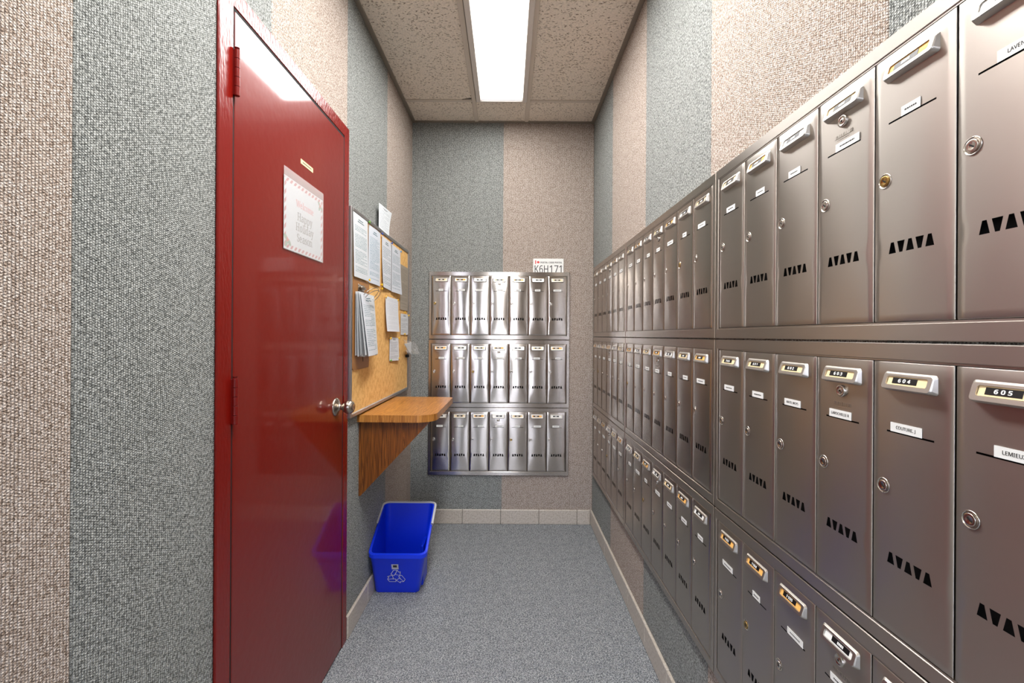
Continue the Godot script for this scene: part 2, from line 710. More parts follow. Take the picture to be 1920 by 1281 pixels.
func build_room() -> void:
	# floor
	var fb := MB.new()
	fb.box(Vector3(-3.2, -0.1, -ZB - 0.13), Vector3(0.75, 0.0, 1.45))
	structure(put("floor", mesh_of([fb, M.floor])), "blue-grey loop carpet covering the floor", "floor")
	# right wall, local x towards the camera
	var rx := Transform3D(Basis(Vector3.UP, -PI / 2), Vector3(XR, 0, 0))
	var w := root_at("wall_right", rx)
	structure(w, "wall of vertical grey and tan ribbed carpet panels behind the side mailboxes", "wall")
	var b := MB.new()
	b.box(Vector3(-ZB - 0.13, 0, -0.13), Vector3(1.30, H + 0.12, -0.006))
	put("backing", mesh_of([b, M.plaster]), w)
	var seams := [-ZB, -2.488, -1.886, -1.282, -0.685, -0.08, 0.52, 1.12, 1.30]
	for i in seams.size() - 1:
		panel(w, Vector3(seams[i] + 0.0004, 0, -0.006), Vector3(seams[i + 1] - 0.0004, H, 0), M.grey if i % 2 == 0 else M.tan)
	var bb := root_at("baseboard_right", rx)
	structure(bb, "beige ceramic tile skirting along the mailbox side", "baseboard")
	tile_run(bb, -ZB, 1.29, -ZB - 0.06)
	# end wall, local x to the right
	var ex := Transform3D(Basis(), Vector3(0, 0, -ZB))
	w = root_at("wall_back", ex)
	structure(w, "end wall carpeted in one grey and one tan panel", "wall")
	b = MB.new()
	b.box(Vector3(-0.85, 0, -0.13), Vector3(XR + 0.13, H + 0.12, -0.006))
	put("backing", mesh_of([b, M.plaster]), w)
	panel(w, Vector3(-0.64, 0, -0.006), Vector3(-0.0314, H, 0), M.grey)
	panel(w, Vector3(-0.0306, 0, -0.006), Vector3(XR, H, 0), M.tan)
	bb = root_at("baseboard_back", ex)
	structure(bb, "beige ceramic tile skirting under the end wall", "baseboard")
	tile_run(bb, -0.645, XR - 0.013, -0.791)
	# left wall, local x away from the camera
	w = root_at("wall_left", left_xf())
	structure(w, "wall of vertical tan and grey ribbed carpet panels around the red door", "wall")
	b = MB.new()
	b.box(Vector3(0.15, 0, -0.14), Vector3(ZB + 0.1, H + 0.12, -0.006))
	put("backing", mesh_of([b, M.plaster]), w)
	var ls := [0.15, 0.706, 1.278, 1.854, 2.432, 2.925, 3.026]
	for i in ls.size() - 1:
		panel(w, Vector3(ls[i] + 0.0004, 0, -0.006), Vector3(ls[i + 1] - 0.0004, H, 0), M.tan if i % 2 == 0 or i == 5 else M.grey)
	bb = root_at("baseboard_left", left_xf())
	structure(bb, "beige ceramic tile skirting between the red door and the corner", "baseboard")
	tile_run(bb, 1.862, 3.012, 1.862)
	var bb2 := root_at("baseboard_left", left_xf())
	structure(bb2, "beige ceramic tile skirting on the near side of the red door", "baseboard")
	tile_run(bb2, 0.15, 1.036, 0.15)
	# rear wall and side lobby, behind the viewpoint
	w = root_at("wall_rear")
	structure(w, "wall of grey and tan ribbed carpet panels behind the viewpoint", "wall")
	b = MB.new()
	b.box(Vector3(0.16, 0, 1.306), Vector3(XR + 0.13, H + 0.12, 1.43))
	b.box(Vector3(-0.64, 0, 1.306), Vector3(-0.30, H + 0.12, 1.43))
	b.box(Vector3(-3.2, 0, 1.306), Vector3(-1.00, H + 0.12, 1.43))
	b.box(Vector3(-1.00, 2.35, 1.306), Vector3(-0.64, H + 0.12, 1.43))
	b.box(Vector3(-0.30, 2.12, 1.306), Vector3(0.16, H + 0.12, 1.43))
	put("backing", mesh_of([b, M.lobby]), w)
	panel(w, Vector3(-0.64, 0, 1.30), Vector3(-0.30, H, 1.306), M.grey)
	panel(w, Vector3(-0.2996, 2.12, 1.30), Vector3(0.1596, H, 1.306), M.grey)
	panel(w, Vector3(0.16, 0, 1.30), Vector3(XR, H, 1.306), M.tan)
	var dn := root_at("window_2", Transform3D(Basis(), Vector3(0, 0, 1.38)))  # added opening; its sky light makes the central streak on the mailboxes
	structure(dn, "added glazed opening behind the viewpoint, for the central bright streak on the end mailboxes", "window")
	b = MB.new()
	for x in [-0.30, 0.13]:
		b.box(Vector3(x, 0, -0.03), Vector3(x + 0.03, 2.12, 0.03), 0.004)
	for y in [0.0, 2.04]:
		b.box(Vector3(-0.27, y, -0.03), Vector3(0.13, y + 0.08, 0.03), 0.004)
	put("window_frame", mesh_of([b, M.alu]), dn)
	b = MB.new()
	b.box(Vector3(-0.28, 0.07, -0.003), Vector3(0.14, 2.05, 0.003))
	put("pane", mesh_of([b, M.glass]), dn)
	b = MB.new()
	b.box(Vector3(-3.2, 0, -0.28), Vector3(-0.80, H + 0.12, -0.15))
	structure(put("wall_lobby", mesh_of([b, M.lobby])), "plain pale side wall of the lobby", "wall")
	b = MB.new()
	b.box(Vector3(-3.13, 0, -0.15), Vector3(-3.0, H + 0.12, 1.306))
	structure(put("wall_entrance", mesh_of([b, M.lobby])), "plain pale end wall of the lobby", "wall")
	var wn := root_at("window_1", Transform3D(Basis(), Vector3(0, 0, 1.38)))  # added opening, narrowed to shape the bluish streak on the end mailboxes
	structure(wn, "added unseen glazed opening of the lobby, for the daylight streaks on the end mailboxes", "window")
	b = MB.new()
	for x in [-1.00, -0.67]:
		b.box(Vector3(x, 0, -0.03), Vector3(x + 0.03, 2.35, 0.03), 0.004)
	for y in [0.0, 2.27]:
		b.box(Vector3(-0.97, y, -0.03), Vector3(-0.67, y + 0.08, 0.03), 0.004)
	put("window_frame", mesh_of([b, M.alu]), wn)
	b = MB.new()
	b.box(Vector3(-0.98, 0.07, -0.003), Vector3(-0.66, 2.28, 0.003))
	put("pane", mesh_of([b, M.glass]), wn)
	# ceiling: lay-in tiles on a tee grid
	var c := root_at("ceiling", Transform3D(Basis(), Vector3(0, H, 0)))
	structure(c, "suspended ceiling of fissured beige tiles on a painted grid", "ceiling")
	b = MB.new()
	b.box(Vector3(-3.2, 0.05, -ZB - 0.13), Vector3(0.7, 0.17, 1.45))
	put("slab", mesh_of([b, M.plaster]), c)
	var xs := [-0.70, -0.208, 0.118, XR]
	var zs := [-ZB, -2.743, -1.523, -0.303, 0.917, 1.30]
	for i in 3:
		for k in 5:
			if i == 1 and (k == 1 or k == 2):
				continue
			var tb := MB.new()
			var lo := Vector3(xs[i] + 0.004, 0.002, zs[k] + 0.004)
			var hi := Vector3(xs[i + 1] - 0.004, 0.016, zs[k + 1] - 0.004)
			if i == 0 and k == 1:      # one far corner is broken off beside the light
				var cut := PackedVector2Array([Vector2(lo.x, lo.z), Vector2(hi.x - 0.066, lo.z), Vector2(hi.x - 0.062, lo.z + 0.012), Vector2(hi.x, lo.z + 0.030), Vector2(hi.x, hi.z), Vector2(lo.x, hi.z)])
				tb.prism(cut, -hi.y, -lo.y)
				tb.moved(Transform3D(Basis(Vector3.RIGHT, PI / 2), Vector3.ZERO))
			else:
				tb.box(lo, hi, 0.002)
			var off := Vector2(i * 0.37, k * 0.53)
			for q in tb.t.size():
				tb.t[q] += off
			put("ceiling_tile", mesh_of([tb, M.tile]), c)
	var lt := MB.new()
	lt.box(Vector3(-3.0, 0.002, -0.15), Vector3(-0.704, 0.016, 1.30), 0.002)
	put("ceiling_tile", mesh_of([lt, M.tile]), c)
	for x in [xs[1], xs[2]]:
		var tb := MB.new()
		tb.box(Vector3(x - 0.012, -0.004, -ZB), Vector3(x + 0.012, 0.0018, 1.30), 0.0012)
		put("tee_bar", mesh_of([tb, M.tee]), c)
	for z in zs.slice(1, 5):
		for i in 3:
			var tb := MB.new()
			tb.box(Vector3(xs[i] + 0.013, -0.0035, z - 0.012), Vector3(xs[i + 1] - 0.013, 0.0016, z + 0.012), 0.0012)
			put("tee_bar", mesh_of([tb, M.tee]), c)
	var ab := MB.new()
	ab.box(Vector3(XR - 0.022, -0.004, -ZB), Vector3(XR, 0.0015, 1.30), 0.001)
	put("wall_angle", mesh_of([ab, M.angle]), c)
	ab = MB.new()
	ab.box(Vector3(-0.70, -0.0045, -ZB), Vector3(XR, 0.0015, -ZB + 0.022), 0.001)
	put("wall_angle", mesh_of([ab, M.angle]), c)
	ab = MB.new()
	ab.box(Vector3(0.15, H - 0.005, 0), Vector3(ZB, H + 0.0015, 0.022), 0.001)
	ab.moved(left_xf())
	ab.moved(Transform3D(Basis(), Vector3(0, -H, 0)))
	put("wall_angle", mesh_of([ab, M.angle]), c)


func build_door() -> void:
	var d := root_at("door_1", left_xf())
	structure(d, "glossy dark red door in a red steel frame with a round knob", "door")
	# frame: casing 1.040-1.095 / 1.802-1.857, head up to 2.072
	var fb := MB.new()
	fb.box(Vector3(1.040, 0, 0.0), Vector3(1.0945, 2.072, 0.0072), 0.0022)
	fb.box(Vector3(1.8125, 0, 0.0), Vector3(1.858, 2.072, 0.0072), 0.0022)
	fb.box(Vector3(1.0945, 2.024, 0.0), Vector3(1.8125, 2.072, 0.0072), 0.0022)
	put("frame", mesh_of([fb, M.redframe]), d)
	var rb := MB.new()
	for e in [[1.0935, 0.0, 1.1005, 2.024], [1.8020, 0.0, 1.8130, 2.024], [1.0935, 2.0160, 1.8130, 2.0245]]:
		rb.box(Vector3(e[0], e[1], -0.002), Vector3(e[2], e[3], 0.0050))
	put("door_gap_shade", mesh_of([rb, M.black]), d)  # black strips stand in for the shade inside the door gap
	# leaf, very slightly warped sheet on a flat slab
	var lb := MB.new()
	var lo := Vector3(1.1000, 0.008, 0.0008)
	var hi := Vector3(1.8025, 2.0165, 0.0064)
	lb.box(lo, hi, 0.0015)
	put("leaf", mesh_of([lb, M.red]), d)
	for y in [1.866, 1.080, 0.30]:
		var hb := MB.new()
		for k in 5:
			hb.lathe([Vector2(0.0, -0.0109), Vector2(0.0058, -0.0108), Vector2(0.0066, -0.0103), Vector2(0.0066, -0.0102), Vector2(0.0066, 0.0102), Vector2(0.0066, 0.0103), Vector2(0.0058, 0.0108), Vector2(0.0, 0.0109)], 18,
				Transform3D(Basis(Vector3.RIGHT, -PI / 2), Vector3(1.0965, y + (k - 2) * 0.0222, 0.014)))
		hb.lathe([Vector2(0.0, -0.004), Vector2(0.005, -0.003), Vector2(0.006, 0.0)], 12, Transform3D(Basis(Vector3.RIGHT, -PI / 2), Vector3(1.0965, y + 0.060, 0.014)))
		hb.box(Vector3(1.091, y - 0.054, 0.006), Vector3(1.102, y + 0.054, 0.012), 0.001)
		put("hinge", mesh_of([hb, M.redhinge]), d)
	# knob: rose, neck, ball with a turned face
	var kb := MB.new()
	var kx := Transform3D(Basis(), Vector3(1.735, 0.967, 0.0064))
	kb.lathe([Vector2(0.034, 0.0), Vector2(0.034, 0.003), Vector2(0.031, 0.006), Vector2(0.022, 0.010), Vector2(0.014, 0.013), Vector2(0.0115, 0.018), Vector2(0.0115, 0.026),
		Vector2(0.015, 0.030), Vector2(0.0205, 0.035), Vector2(0.0250, 0.043), Vector2(0.0262, 0.051), Vector2(0.0245, 0.059), Vector2(0.019, 0.0665), Vector2(0.0125, 0.0695),
		Vector2(0.011, 0.0690), Vector2(0.0, 0.0685)], 36, kx)
	var knob := put("knob", mesh_of([kb, M.nickel]), d)
	var kh := MB.new()
	kh.box(Vector3(1.7342, 0.963, 0.0745), Vector3(1.7358, 0.971, 0.0757))
	put("keyhole", mesh_of([kh, M.black]), knob)
	var pl := MB.new()
	pl.box(Vector3(1.8085, 0.940, 0.004), Vector3(1.8165, 1.000, 0.0105), 0.001)
	put("strike_plate", mesh_of([pl, M.redhinge]), d)
	# holiday sign in a plastic sleeve
	var s := root_at("holiday_sign", left_xf(1.466, 1.610, 0.0074))
	tag(s, "holiday greeting sheet with candy-stripe border in a clear sleeve on the red door", "sign")
	var pb := MB.new()
	var w := 0.1345
	pb.poly([Vector3(-w, -0.116, 0.0015), Vector3(w, -0.116, 0.0015), Vector3(w, 0.098, 0.0015), Vector3(-w, 0.098, 0.0015)], Vector3.BACK, [Vector2(0, 1), Vector2(1, 1), Vector2(1, 0), Vector2(0, 0)])
	pb.poly([Vector3(-w, -0.116, 0.0008), Vector3(w, -0.116, 0.0008), Vector3(w, 0.098, 0.0008), Vector3(-w, 0.098, 0.0008)], Vector3.FORWARD)
	put("sheet", mesh_of([pb, M.holiday]), s)
	var tb := MB.new()
	var tr := MB.new()
	write(tr, "Welcome", font_serif, 0.020, Vector3(0, 0.035, 0.0018), 1.0)
	write(tb, "Happy", font_serif, 0.0235, Vector3(0, -0.004, 0.0018), 1.0)
	write(tb, "Holiday", font_serif, 0.0235, Vector3(0, -0.037, 0.0018), 1.0)
	write(tb, "Season", font_serif, 0.0235, Vector3(0, -0.070, 0.0018), 1.0)
	put("lettering", mesh_of([tb, M.paleink, tr, M.redink]), s)
	var sb := MB.new()
	sb.box(Vector3(-0.137, -0.119, 0.0028), Vector3(0.137, 0.123, 0.0032))
	put("sleeve", mesh_of([sb, M.sleeve]), s)
	# little adhesive label above it
	var t := root_at("door_label", left_xf(1.483, 1.7865, 0.0066))
	tag(t, "small cream adhesive strip on the red door above the greeting sheet", "label")
	var cb := MB.new()
	cb.box(Vector3(-0.0435, -0.0075, 0), Vector3(0.0435, 0.0075, 0.0008))
	var ib := MB.new()
	dashes(ib, 0.062, 0.0028, Vector3(0, 0, 0.0009), rng)
	put("strip", mesh_of([cb, M.cream, ib, M.ink]), t)


# ------------------------------------------------------------------ mailboxes
const DW := 0.1245
const DH := 0.389
const PITCH := 0.127

func bulge(x: float, y: float, p: Array) -> float:
	var u := x / (DW * 0.5)
	var vv := 0.5 - y / DH           # 0 at the top
	var prof := smoothstep(0.04, 0.36, vv) * (1.0 - smoothstep(0.70, 1.02, vv))
	var uu := clampf(u - p[1] * prof, -1.0, 1.0)
	var z: float = p[0] * (1.0 - uu * uu) * (0.22 + 0.78 * prof)
	z += p[2] * sin(u * 4.1 + p[3]) * sin(vv * 7.0 + p[3] * 2.0) * (1.0 - u * u)
	var e := minf(DW * 0.5 - absf(x), DH * 0.5 - absf(y))
	if e < 0.0013:
		z = lerpf(-0.0012, z, clampf(e / 0.0013, 0, 1))
	return z


func door_mesh(p: Array, m: Material) -> ArrayMesh:
	var hw := DW * 0.5
	var hh := DH * 0.5
	var base := [-hw, -hw + 0.0013]
	for i in range(1, 12):
		base.append(lerpf(-hw + 0.0013, hw - 0.0013, i / 12.0))
	base.append_array([hw - 0.0013, hw])
	var rows := []       # [xs, ys(constant y), hole flags of the strip below]
	var ys := [hh, hh - 0.0013, hh - 0.02, hh - 0.04, hh - 0.06, hh - 0.08]
	for y in ys:
		rows.append([base, y, []])
	var slot := base.filter(func(x): return absf(absf(x) - 0.037) > 0.002)
	slot.append_array([-0.037, 0.037])
	slot.sort()
	var flags := []
	for i in slot.size() - 1:
		flags.append(slot[i] > -0.0375 and slot[i + 1] < 0.0375)
	rows.append([slot, hh - 0.0990, flags])
	rows.append([slot, hh - 0.1015, []])
	for d in [0.12, 0.145, 0.17, 0.195, 0.22, 0.245, 0.262]:
		rows.append([base, hh - d, []])
	var top := [-hw, -hw + 0.0013, -0.046]
	var bot := [-hw, -hw + 0.0013, -0.046]
	var hole := [false, false, false]
	for k in 5:
		var c := (k - 2) * 0.0145
		var a := 0.0026 if k % 2 == 0 else 0.0062
		var q := 0.0062 if k % 2 == 0 else 0.0026
		top.append_array([c - a, c + a])
		bot.append_array([c - q, c + q])
		hole.append_array([true, false])
	for e in [0.046, hw - 0.0013, hw]:
		top.append(e)
		bot.append(e)
	hole.append_array([false, false])
	rows.append([top, hh - 0.2745, hole])
	rows.append([bot, hh - 0.2905, []])
	for d in [0.305, 0.32, 0.335, 0.35, 0.365, 0.378, DH - 0.0013, DH]:
		rows.append([base, hh - d, []])
	var b := MB.new()
	var add := func(x: float, y: float) -> int:
		var e := 0.0006
		var cx := clampf(x, -hw + 0.0016, hw - 0.0016) if absf(x) < hw - 0.0001 else x
		var cy := clampf(y, -hh + 0.0016, hh - 0.0016) if absf(y) < hh - 0.0001 else y
		var nn := Vector3(bulge(cx - e, cy, p) - bulge(cx + e, cy, p), bulge(cx, cy - e, p) - bulge(cx, cy + e, p), 2.0 * e).normalized()
		if absf(x) > hw - 0.0001:
			nn = Vector3(signf(x), 0, 0.7).normalized()
		elif absf(y) > hh - 0.0001:
			nn = Vector3(0, signf(y), 0.7).normalized()
		b.v.append(Vector3(x, y, bulge(x, y, p)))
		b.n.append(nn)
		b.t.append(Vector2(x, y))
		return b.v.size() - 1
	var ids := []
	for r in rows:
		var l := []
		for x in r[0]:
			l.append(add.call(x, r[1]))
		ids.append(l)
	for i in rows.size() - 1:
		var A: Array = ids[i]
		var B: Array = ids[i + 1]
		var fl: Array = rows[i][2]
		if fl.size():
			for k in fl.size():
				if fl[k]:
					continue
				b.ix.append_array([A[k], A[k + 1], B[k + 1], A[k], B[k + 1], B[k]])
			continue
		var ia := 0
		var ib := 0
		while ia < A.size() - 1 or ib < B.size() - 1:
			var go_a := ib == B.size() - 1
			if not go_a and ia < A.size() - 1:
				go_a = rows[i][0][ia + 1] <= rows[i + 1][0][ib + 1]
			if go_a:
				b.ix.append_array([A[ia], A[ia + 1], B[ib]])
				ia += 1
			else:
				b.ix.append_array([A[ia], B[ib + 1], B[ib]])
				ib += 1
	# flange behind the edges
	var z0 := -0.0012
	var z1 := -0.0085
	b.poly([Vector3(-hw, -hh, z0), Vector3(-hw, hh, z0), Vector3(-hw, hh, z1), Vector3(-hw, -hh, z1)], Vector3.LEFT)
	b.poly([Vector3(hw, -hh, z0), Vector3(hw, hh, z0), Vector3(hw, hh, z1), Vector3(hw, -hh, z1)], Vector3.RIGHT)
	b.poly([Vector3(-hw, hh, z0), Vector3(hw, hh, z0), Vector3(hw, hh, z1), Vector3(-hw, hh, z1)], Vector3.UP)
	b.poly([Vector3(-hw, -hh, z0), Vector3(hw, -hh, z0), Vector3(hw, -hh, z1), Vector3(-hw, -hh, z1)], Vector3.DOWN)
	return mesh_of([b, m])


func rounded(w: float, h: float, r: float, k := 4) -> Array:
	var o := []
	for c in [[1, -1, -PI / 2], [1, 1, 0.0], [-1, 1, PI / 2], [-1, -1, PI]]:
		for i in k + 1:
			var a: float = c[2] + PI / 2 * i / k
			o.append(Vector2(c[0] * (w / 2 - r) + r * cos(a), c[1] * (h / 2 - r) + r * sin(a)))
	return o


func holder_mesh() -> ArrayMesh:      # cast bezel that leans out at its lower edge
	var b := MB.new()
	var lean := func(q: Vector2, up: float) -> Vector3: return Vector3(q.x, q.y, up * (0.0065 - q.y * 0.30))
	var foot := rounded(0.084, 0.028, 0.004)
	var outer := rounded(0.079, 0.0225, 0.0045)
	var outer2 := rounded(0.0765, 0.0205, 0.004)
	var inner := rounded(0.064, 0.0125, 0.003)
	var r := [[], [], [], [], []]
	for i in foot.size():
		r[0].append(Vector3(foot[i].x, foot[i].y, -0.001))
		r[1].append(lean.call(outer[i], 0.75))
		r[2].append(lean.call(outer2[i] + Vector2(0, 0.0005), 1.0))
		r[3].append(lean.call(inner[i] + Vector2(0, 0.0015), 1.0))
		r[4].append(lean.call(inner[i] + Vector2(0, 0.0015), 1.0) - Vector3(0, 0, 0.0035))
	for i in range(0, 4):
		b.grid([r[i], r[i + 1]], true)
	return mesh_of([b, M.bezel])


func card_mesh(number: String, paper: Material, pos: float, r: RandomNumberGenerator) -> ArrayMesh:
	var c := MB.new()
	var t := MB.new()
	var d := MB.new()
	c.box(Vector3(-0.0315, -0.0062, -0.0004), Vector3(0.0315, 0.0062, 0.0))
	t.box(Vector3(pos - 0.0195, -0.0042, 0.0), Vector3(pos + 0.0195, 0.0045, 0.0004), 0.0001)
	if number:
		write(d, number, font_bold, 0.0052, Vector3(pos, 0.0002, 0.0006), 1.25)
	else:
		dashes(d, 0.013, 0.0042, Vector3(pos, 0.0002, 0.0006), r)
	var tilt := Transform3D(Basis(Vector3.RIGHT, -0.29), Vector3(0, 0.0015, 0.0042))
	return mesh_of([c.moved(tilt), paper, t.moved(tilt), M.tape, d.moved(tilt), M.white])


func lock_mesh(m: Material) -> ArrayMesh:
	var b := MB.new()
	b.lathe([Vector2(0.0112, 0.0), Vector2(0.0108, 0.0007), Vector2(0.0100, 0.0009), Vector2(0.0086, -0.0012), Vector2(0.0080, -0.0015)], 24)
	var c := MB.new()
	c.lathe([Vector2(0.0080, -0.002), Vector2(0.0078, 0.0012), Vector2(0.0072, 0.0020), Vector2(0.0046, 0.0020), Vector2(0.0042, 0.0014), Vector2(0.0, 0.0014)], 24)
	var k := MB.new()
	k.box(Vector3(-0.0008, -0.0034, 0.0012), Vector3(0.0008, 0.0034, 0.0018))
	k.moved(Transform3D(Basis(Vector3.BACK, 0.9), Vector3.ZERO))
	return mesh_of([b, M.chrome, c, m, k, M.black])


func label_mesh(words: String, w: float, r: RandomNumberGenerator, ink: Material) -> ArrayMesh:
	var b := MB.new()
	b.box(Vector3(-w / 2, -0.0005, 0), Vector3(w / 2, 0.0125, 0.0005))
	var t := MB.new()
	if words:
		write(t, words, font_sans, 0.0042, Vector3(0, 0.0062, 0.0006), 1.05)
	else:
		dashes(t, w * 0.62, 0.0020, Vector3(0, 0.0062, 0.0006), r)
	return mesh_of([b, M.white, t, ink])


func frame_meshes(w: float, h: float, m: Material) -> ArrayMesh:
	var b := MB.new()
	var sx := 0.0165
	var sy := 0.0265
	var loops := []      # inset x, inset y, z
	for e in [[0.0, 0.0, 0.0], [0.0, 0.0, 0.0105], [0.0012, 0.0012, 0.012], [sx - 0.0035, sy - 0.0035, 0.012], [sx - 0.0025, sy - 0.0025, 0.0108], [sx, sy, 0.0108], [sx, sy, 0.003]]:
		loops.append([Vector3(e[0], e[1], e[2]), Vector3(w - e[0], e[1], e[2]), Vector3(w - e[0], h - e[1], e[2]), Vector3(e[0], h - e[1], e[2])])
	for i in loops.size() - 1:
		for k in 4:
			var a: Vector3 = loops[i][k]
			var c: Vector3 = loops[i][(k + 1) % 4]
			var e: Vector3 = loops[i + 1][(k + 1) % 4]
			var g: Vector3 = loops[i + 1][k]
			var out := Vector3.BACK
			if i == 0 or i == 5:
				var mid := (a + c) * 0.5 - Vector3(w / 2, h / 2, 0)
				out = Vector3(mid.x, mid.y, 0).normalized() * (1.0 if i == 0 else -1.0)
				if k % 2 == 0:
					out = Vector3(0, mid.y, 0)
				else:
					out = Vector3(mid.x, 0, 0)
				if i == 5:
					out = -out
			b.poly([a, c, e, g], out)
	return mesh_of([b, m])


func build_mailboxes() -> void:
	var r := RandomNumberGenerator.new()
	r.seed = 9
	var skins := []
	var satin := []
	var worn := []
	for p in [[0.0021, 0.10, 0.00010, 0.4], [0.0018, -0.08, 0.00012, 1.7], [0.0023, 0.02, 0.00010, 3.1], [0.0019, 0.16, 0.00012, 4.4], [0.0022, -0.14, 0.00010, 5.6]]:
		skins.append(door_mesh(p, M.bright))
		satin.append(door_mesh([p[0] * 0.6, p[1], p[2], p[3]], M.steel))
		worn.append(door_mesh([p[0] * 0.85, p[1], p[2], p[3]], M.worn))
	var holder := holder_mesh()
	var lock_nickel := lock_mesh(M.chrome)
	var lock_brass := lock_mesh(M.brass)
	var key := MB.new()
	key.lathe([Vector2(0.0098, 0.0), Vector2(0.0098, 0.0030), Vector2(0.0088, 0.0042), Vector2(0.0068, 0.0042), Vector2(0.0062, 0.0032), Vector2(0.0040, 0.0032), Vector2(0.0036, 0.0044), Vector2(0.0018, 0.0044)], 28)
	var keyh := MB.new()
	keyh.lathe([Vector2(0.0018, 0.0044), Vector2(0.0017, 0.0030), Vector2(0.0, 0.0030)], 14)
	var master_lock := mesh_of([key, M.chrome, keyh, M.black])
	var emb := MB.new()
	dashes(emb, 0.040, 0.0055, Vector3(0, 0, 0.0003), r)
	emb.box(Vector3(-0.014, -0.0062, 0), Vector3(0.012, -0.0052, 0.0004))
	var emboss := mesh_of([emb, M.steel])
	var cards := []
	for k in 6:
		cards.append(card_mesh("", [M.cream, M.white, M.amber][k % 3], r.randf_range(-0.006, 0.006), r))
	var names := []
	for k in 7:
		names.append(label_mesh("", [0.030, 0.036, 0.042, 0.048, 0.052, 0.034, 0.044][k], r, M.paleink if k % 2 else M.ink))
	var h := 0.4435
	var side := Basis(Vector3.UP, -PI / 2)
	var XC := XR
	# [label, group, number of doors, place of lower left corner, turn, numbers, names]
	var nearnum := ["", "", "", "", "", "", ""]
	var spec := [
		["topmost stainless mailbox bank on the end wall, under the postal code plate", 7, Vector3(-0.5155, 1.659 - h, -ZB), Basis(), [], []],
		["middle stainless mailbox bank of the three on the end wall", 7, Vector3(-0.5165, 1.2115 - h, -ZB), Basis(), [], []],
		["lowest stainless mailbox bank on the end wall, partly behind the wooden shelf", 7, Vector3(-0.5175, 0.7645 - h, -ZB), Basis(), [], []],
		["top row six-door mailbox bank on the side wall, in the far corner", 6, Vector3(XC, 1.681 - h, -2.9515), side, [], []],
		["middle row six-door mailbox bank on the side wall, in the far corner", 6, Vector3(XC, 1.2345 - h, -2.9515), side, [], []],
		["bottom row six-door mailbox bank on the side wall, in the far corner", 6, Vector3(XC, 0.788 - h, -2.9515), side, [], []],
		["top row mailbox bank on the side wall, between the corner bank and the nearest one", 7, Vector3(XC, 1.681 - h, -2.1495), side, [], []],
		["middle row mailbox bank on the side wall, between the corner bank and the nearest one", 7, Vector3(XC, 1.2345 - h, -2.1495), side, [], []],
		["bottom row mailbox bank on the side wall, between the corner bank and the nearest one", 7, Vector3(XC, 0.788 - h, -2.1495), side, [], []],
		["nearest and largest-looking mailbox bank of the top row, reaching up past the eye level", 7, Vector3(XC, 1.681 - h, -1.2205), side, nearnum, ["", "", "", "", "", "LAVENDER", ""]],
		["nearest mailbox bank of the middle row, doors numbered 601 to 605", 7, Vector3(XC, 1.2345 - h, -1.2205), side, ["7 0 6", "6 0 1", "6 0 2", "6 0 3", "6 0 4", "6 0 5", ""], ["", "", "MATEL MOYS", "LAROCHELLE R", "COUTURE. J", "LEMIEUX. M", ""]],
		["nearest mailbox bank of the bottom row, doors numbered 1103 to 1105", 7, Vector3(XC, 0.788 - h, -1.2205), side, ["1103", "1104", "1105", "", "", "", ""], []],
	]
	var frames := {}
	for q in spec.size():
		var sp: Array = spec[q]
		var cnt: int = sp[1]
		var w := cnt * PITCH + 0.0355
		var t := root_at("mailbox_bank", Transform3D(sp[3], sp[2]))
		tag(t, sp[0], "mailboxes", "stainless mailbox banks")
		var fk := 0 if q < 3 else cnt if q < 9 else 1
		if not frames.has(fk):
			frames[fk] = frame_meshes(w, h, M.bright if q < 3 else M.worn if q < 9 else M.steel)
		put("frame", frames[fk], t)
		var bb := MB.new()
		bb.box(Vector3(0.012, 0.02, 0.0005), Vector3(w - 0.012, h - 0.02, 0.0015))
		put("interior", mesh_of([bb, M.black]), t)
		for k in cnt:
			var c := Vector3(0.0178 + PITCH * (k + 0.5), h / 2, 0.0112)
			var skin_ix := (k * 2 + q * 3 + (k + q) / 3) % 5
			var d := put("door", (skins if q < 3 else worn if q < 9 else satin)[skin_ix], t, c)
			var hh := DH / 2
			var bp: Array = [0.0016, 0, 0, 0]
			put("number_holder", holder, d, Vector3(0, hh - 0.0275, 0.0002))
			var num := ""
			if sp[4].size() > k:
				num = sp[4][k]
			var cm: ArrayMesh
			if num:
				cm = card_mesh(num, M.amber if q == 11 else M.cream, -0.004, r)
			else:
				cm = cards[(k * 5 + q * 2) % 6]
			put("number_card", cm, d, Vector3(0, hh - 0.0275, 0.0))
			put("lock", lock_brass if (k * 3 + q) % 7 == 0 else lock_nickel, d, Vector3(-DW / 2 + 0.0195, hh - 0.182, 0.0011))
			var nm := ""
			if sp[5].size() > k:
				nm = sp[5][k]
			var lm: ArrayMesh
			if nm:
				lm = label_mesh(nm, 0.050, r, M.ink)
			else:
				lm = names[(k * 3 + q) % 7]
			put("name_label", lm, d, Vector3(r.randf_range(-0.006, 0.010), hh - 0.0990, 0.0013))
			if k == 3:
				put("master_lock", master_lock, d, Vector3(0, hh - 0.0535, 0.0004))
				put("embossed_mark", emboss, d, Vector3(0, hh - 0.0755, 0.0009))


